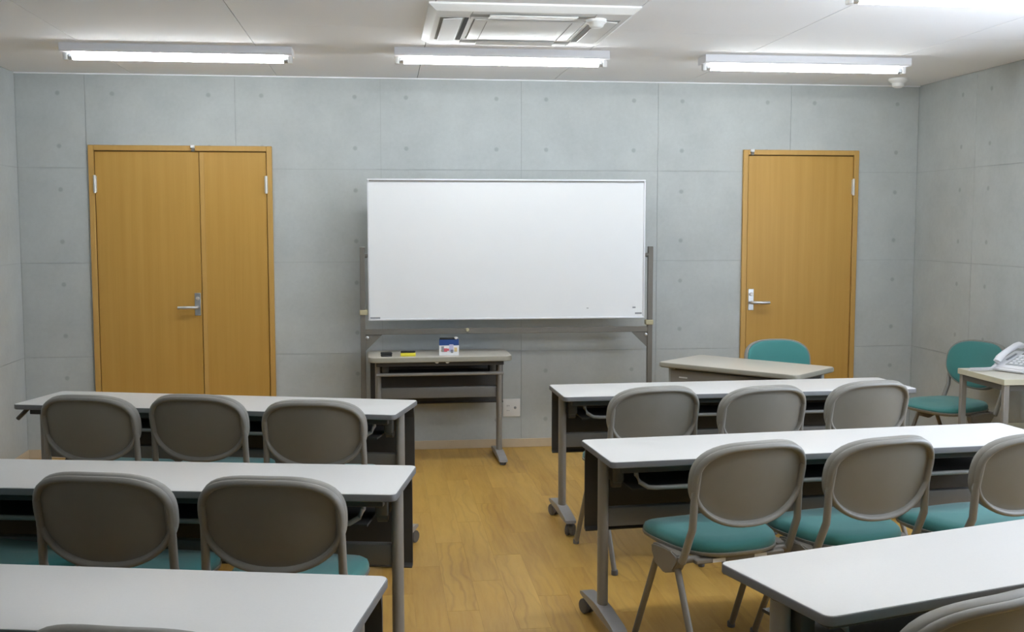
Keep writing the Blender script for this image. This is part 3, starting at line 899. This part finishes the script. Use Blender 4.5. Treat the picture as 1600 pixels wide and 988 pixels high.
chair = make_chair()
def chair_at(k, x, y, ang, label, group):
    c = chair if k == 0 else copy_tree(chair)
    c.location = (x, y, 0)
    c.rotation_euler = (0, 0, R(ang))
    return tag(c, label, 'chair', group)
CHAIRS = [
    (0.691, -2.371, -15, 'grey backed teal chair at the front left desk, leftmost of its three', 'chairs at the left desks'),
    (1.132, -2.404, -15, 'grey backed teal chair at the front left desk, middle of its three', 'chairs at the left desks'),
    (1.600, -2.600, -10, 'grey backed teal chair at the front left desk, nearest the aisle', 'chairs at the left desks'),
    (0.640, -3.680, -35, 'chair at the second left desk, only its teal seat edge in view', 'chairs at the left desks'),
    (1.096, -3.821, -14, 'wide grey chair back at the second left desk, left of the two in full view', 'chairs at the left desks'),
    (1.569, -3.922, -12, 'wide grey chair back at the second left desk, next to the aisle', 'chairs at the left desks'),
    (1.005, -5.010, -14, 'chair at the nearest left desk, only a top rim sliver in the bottom left corner', 'chairs at the left desks'),
    (1.445, -5.050, -14, 'chair at the nearest left desk, its top rim showing at the bottom edge', 'chairs at the left desks'),
    (2.973, -2.411, 10, 'grey backed teal chair at the front right desk, nearest the aisle', 'chairs at the right desks'),
    (3.442, -2.449, 12, 'grey backed teal chair at the front right desk, middle of its three', 'chairs at the right desks'),
    (3.963, -2.360, 12, 'grey backed teal chair at the front right desk, rightmost of its three', 'chairs at the right desks'),
    (2.975, -3.610, 14, 'grey backed chair with teal seat at the second right desk, nearest the aisle', 'chairs at the right desks'),
    (3.433, -3.591, 14, 'grey backed chair with teal seat at the second right desk, middle of its three', 'chairs at the right desks'),
    (3.932, -3.591, 16, 'grey backed teal chair at the second right desk, cut by the right picture edge', 'chairs at the right desks'),
    (2.905, -5.080, 20, 'nearest grey chair back in the bottom right corner of the picture', 'chairs at the right desks'),
    (4.227, -1.114, 188, 'teal chair behind the teacher desk, before the single door', 'chairs facing the class'),
    (5.155, -1.185, 108, 'teal chair standing by the right wall beside the telephone table', 'chairs facing the class')]
for k, (x, y, a, lab, g_) in enumerate(CHAIRS):
    chair_at(k, x, y, a, lab, g_)

# ------------------------------------------------------------------ teacher's desk
t = thing('teacher_desk', (3.898, -1.205, 0), R(-47.5), 'small beige topped teacher desk standing at an angle before the single door', 'desk')
TW, TD, TH = 0.88, 0.47, 0.70
b = B(); slab(b, outline_rrect(TW, TD, 0.03), TH - 0.030, TH - 0.001, 0.006); obj('edge_band', b, 'beige_edge', t)
b = B(); slab(b, outline_rrect(TW - 0.010, TD - 0.010, 0.028), TH - 0.02, TH, 0.0015); obj('tabletop', b, 'beige_top', t)
b = B(); bx(b, -TW / 2 + 0.06, TW / 2 - 0.09, -TD / 2 + 0.045, -TD / 2 + 0.060, 0.24, TH - 0.042, 0.002, 1); mp_ = obj('modesty_panel', b, 'desk_leg', t)
b = B(); bx(b, -TW / 2 + 0.12, -TW / 2 + 0.175, -TD / 2 + 0.0435, -TD / 2 + 0.0455, TH - 0.088, TH - 0.080); obj('sticker', b, 'label', mp_, smooth=False)
b = B(); bx(b, -TW / 2 + 0.05, TW / 2 - 0.05, -TD / 2 + 0.08, TD / 2 - 0.06, TH - 0.090, TH - 0.030, 0.004, 1); obj('drawer_box', b, 'desk_panel', t)
for sx in (-1, 1):
    for sy in (-1, 1):
        x, y = sx * (TW / 2 - 0.055), sy * (TD / 2 - 0.075)
        b = B(); bx(b, x - 0.016, x + 0.016, y - 0.016, y + 0.016, 0.02, TH - 0.029, 0.003, 1); lg = obj('leg', b, 'pale_metal', t)
        b = B(); lathe(b, [(0.016, 0), (0.018, 0.003), (0.014, 0.022)], 12, (x, y, 0)); obj('glide', b, 'caster', lg)

# ------------------------------------------------------------------ telephone table
PX0, PX1, PY0, PY1, PZ = 5.02, 5.49, -1.965, -1.505, 0.70
t = thing('telephone_table', ((PX0 + PX1) / 2, (PY0 + PY1) / 2, 0), 0, 'small cream topped table with metal legs against the right wall', 'table')
hw, hd = (PX1 - PX0) / 2, (PY1 - PY0) / 2
b = B(); bx(b, -hw, hw, -hd, hd, PZ - 0.030, PZ - 0.001, 0.001, 1); obj('edge_band', b, 'cream_edge', t)
b = B(); bx(b, -hw + 0.0015, hw - 0.0015, -hd + 0.0015, hd - 0.0015, PZ - 0.02, PZ); obj('tabletop', b, 'cream_top', t, smooth=False)
b = B()
for sy in (-1, 1): bx(b, -hw + 0.04, hw - 0.04, sy * (hd - 0.022) - 0.010, sy * (hd - 0.022) + 0.010, PZ - 0.062, PZ - 0.029)
for sx in (-1, 1): bx(b, sx * (hw - 0.022) - 0.010, sx * (hw - 0.022) + 0.010, -hd + 0.03, hd - 0.03, PZ - 0.062, PZ - 0.029)
obj('apron', b, 'dark_metal', t, smooth=False)
for sx in (-1, 1):
    for sy in (-1, 1):
        x, y = sx * (hw - 0.022), sy * (hd - 0.022)
        b = B(); bx(b, x - 0.0145, x + 0.0145, y - 0.0145, y + 0.0145, 0.012, PZ - 0.029, 0.002, 1)
        lg = obj('leg', b, 'desk_leg', t)
        b = B(); lathe(b, [(0.013, 0), (0.015, 0.003), (0.013, 0.013)], 12, (x, y, 0)); obj('glide', b, 'caster', lg)
b = B(); bx(b, -hw + 0.008, hw - 0.008, -hd + 0.008, hd - 0.008, 0.365, 0.385, 0.002, 1); obj('lower_shelf', b, 'cream_edge', t)

# ------------------------------------------------------------------ telephone
t = thing('telephone', (5.290, -1.665, PZ), R(-65), 'white desk telephone with coiled cord on the cream table', 'telephone')
b = B()
prism(b, [(-0.115, 0.004), (-0.118, 0.022), (-0.105, 0.034), (0.085, 0.098), (0.112, 0.096), (0.118, 0.082), (0.112, 0.004)], 0, -0.095, 0.095)
bmesh.ops.bevel(b, geom=list(b.edges), offset=0.006, segments=2, affect='EDGES')
body = obj('body', b, 'phone', t)
sl = Matrix.Rotation(math.atan2(0.064, 0.19), 3, 'X')
def on_phone(x, y, up): return (x, y, 0.034 + (y + 0.105) * 0.064 / 0.19 + up)
b = B(); box(b, on_phone(0.028, -0.035, 0.0015), (0.110, 0.120, 0.004), 0.001, 1, sl); kp = obj('keypad', b, 'phone_grey', t)
for r_ in range(4):
    for c_ in range(3):
        b = B(); box(b, on_phone(-0.002 + c_ * 0.028, -0.075 + r_ * 0.026, 0.005), (0.018, 0.014, 0.006), 0.002, 1, sl); obj('key', b, 'phone', kp)
b = B(); box(b, on_phone(0.028, 0.062, 0.002), (0.100, 0.040, 0.005), 0.002, 1, sl); obj('display', b, 'slot_grey', t)
b = B(); box(b, on_phone(-0.052, 0.0, 0.004), (0.012, 0.090, 0.004), 0.001, 1, sl); obj('cradle_slot', b, 'print_grey', t)
b = B()
def hp(y, up): p = on_phone(-0.066, y, up); return p
tube(b, [hp(-0.112, 0.010), hp(-0.108, 0.022), hp(-0.085, 0.034), hp(-0.05, 0.040), hp(0.0, 0.042), hp(0.05, 0.042), hp(0.085, 0.036), hp(0.105, 0.024), hp(0.110, 0.010)],
     [0.015, 0.021, 0.023, 0.019, 0.017, 0.019, 0.023, 0.021, 0.014], 14, rx=0.016)
obj('handset', b, 'phone', t)
b = B()
pts = []
path = [Vector(hp(-0.115, 0.004)), Vector((-0.075, -0.140, 0.016)), Vector((-0.095, -0.170, 0.013)), Vector((-0.118, -0.205, 0.012)), Vector((-0.140, -0.240, 0.011))]
turns = 22
for k in range(turns * 8 + 1):
    f = k / (turns * 8) * (len(path) - 1)
    i = min(int(f), len(path) - 2)
    p = path[i].lerp(path[i + 1], f - i)
    tg = (path[i + 1] - path[i]).normalized()
    a_ = tg.cross(Vector((0, 0, 1))).normalized(); c_ = a_.cross(tg)
    an = 2 * math.pi * k / 8
    pts.append(p + a_ * 0.007 * math.cos(an) + c_ * 0.007 * math.sin(an))
tube(b, pts, 0.0026, 6)
obj('cord', b, 'phone', t)
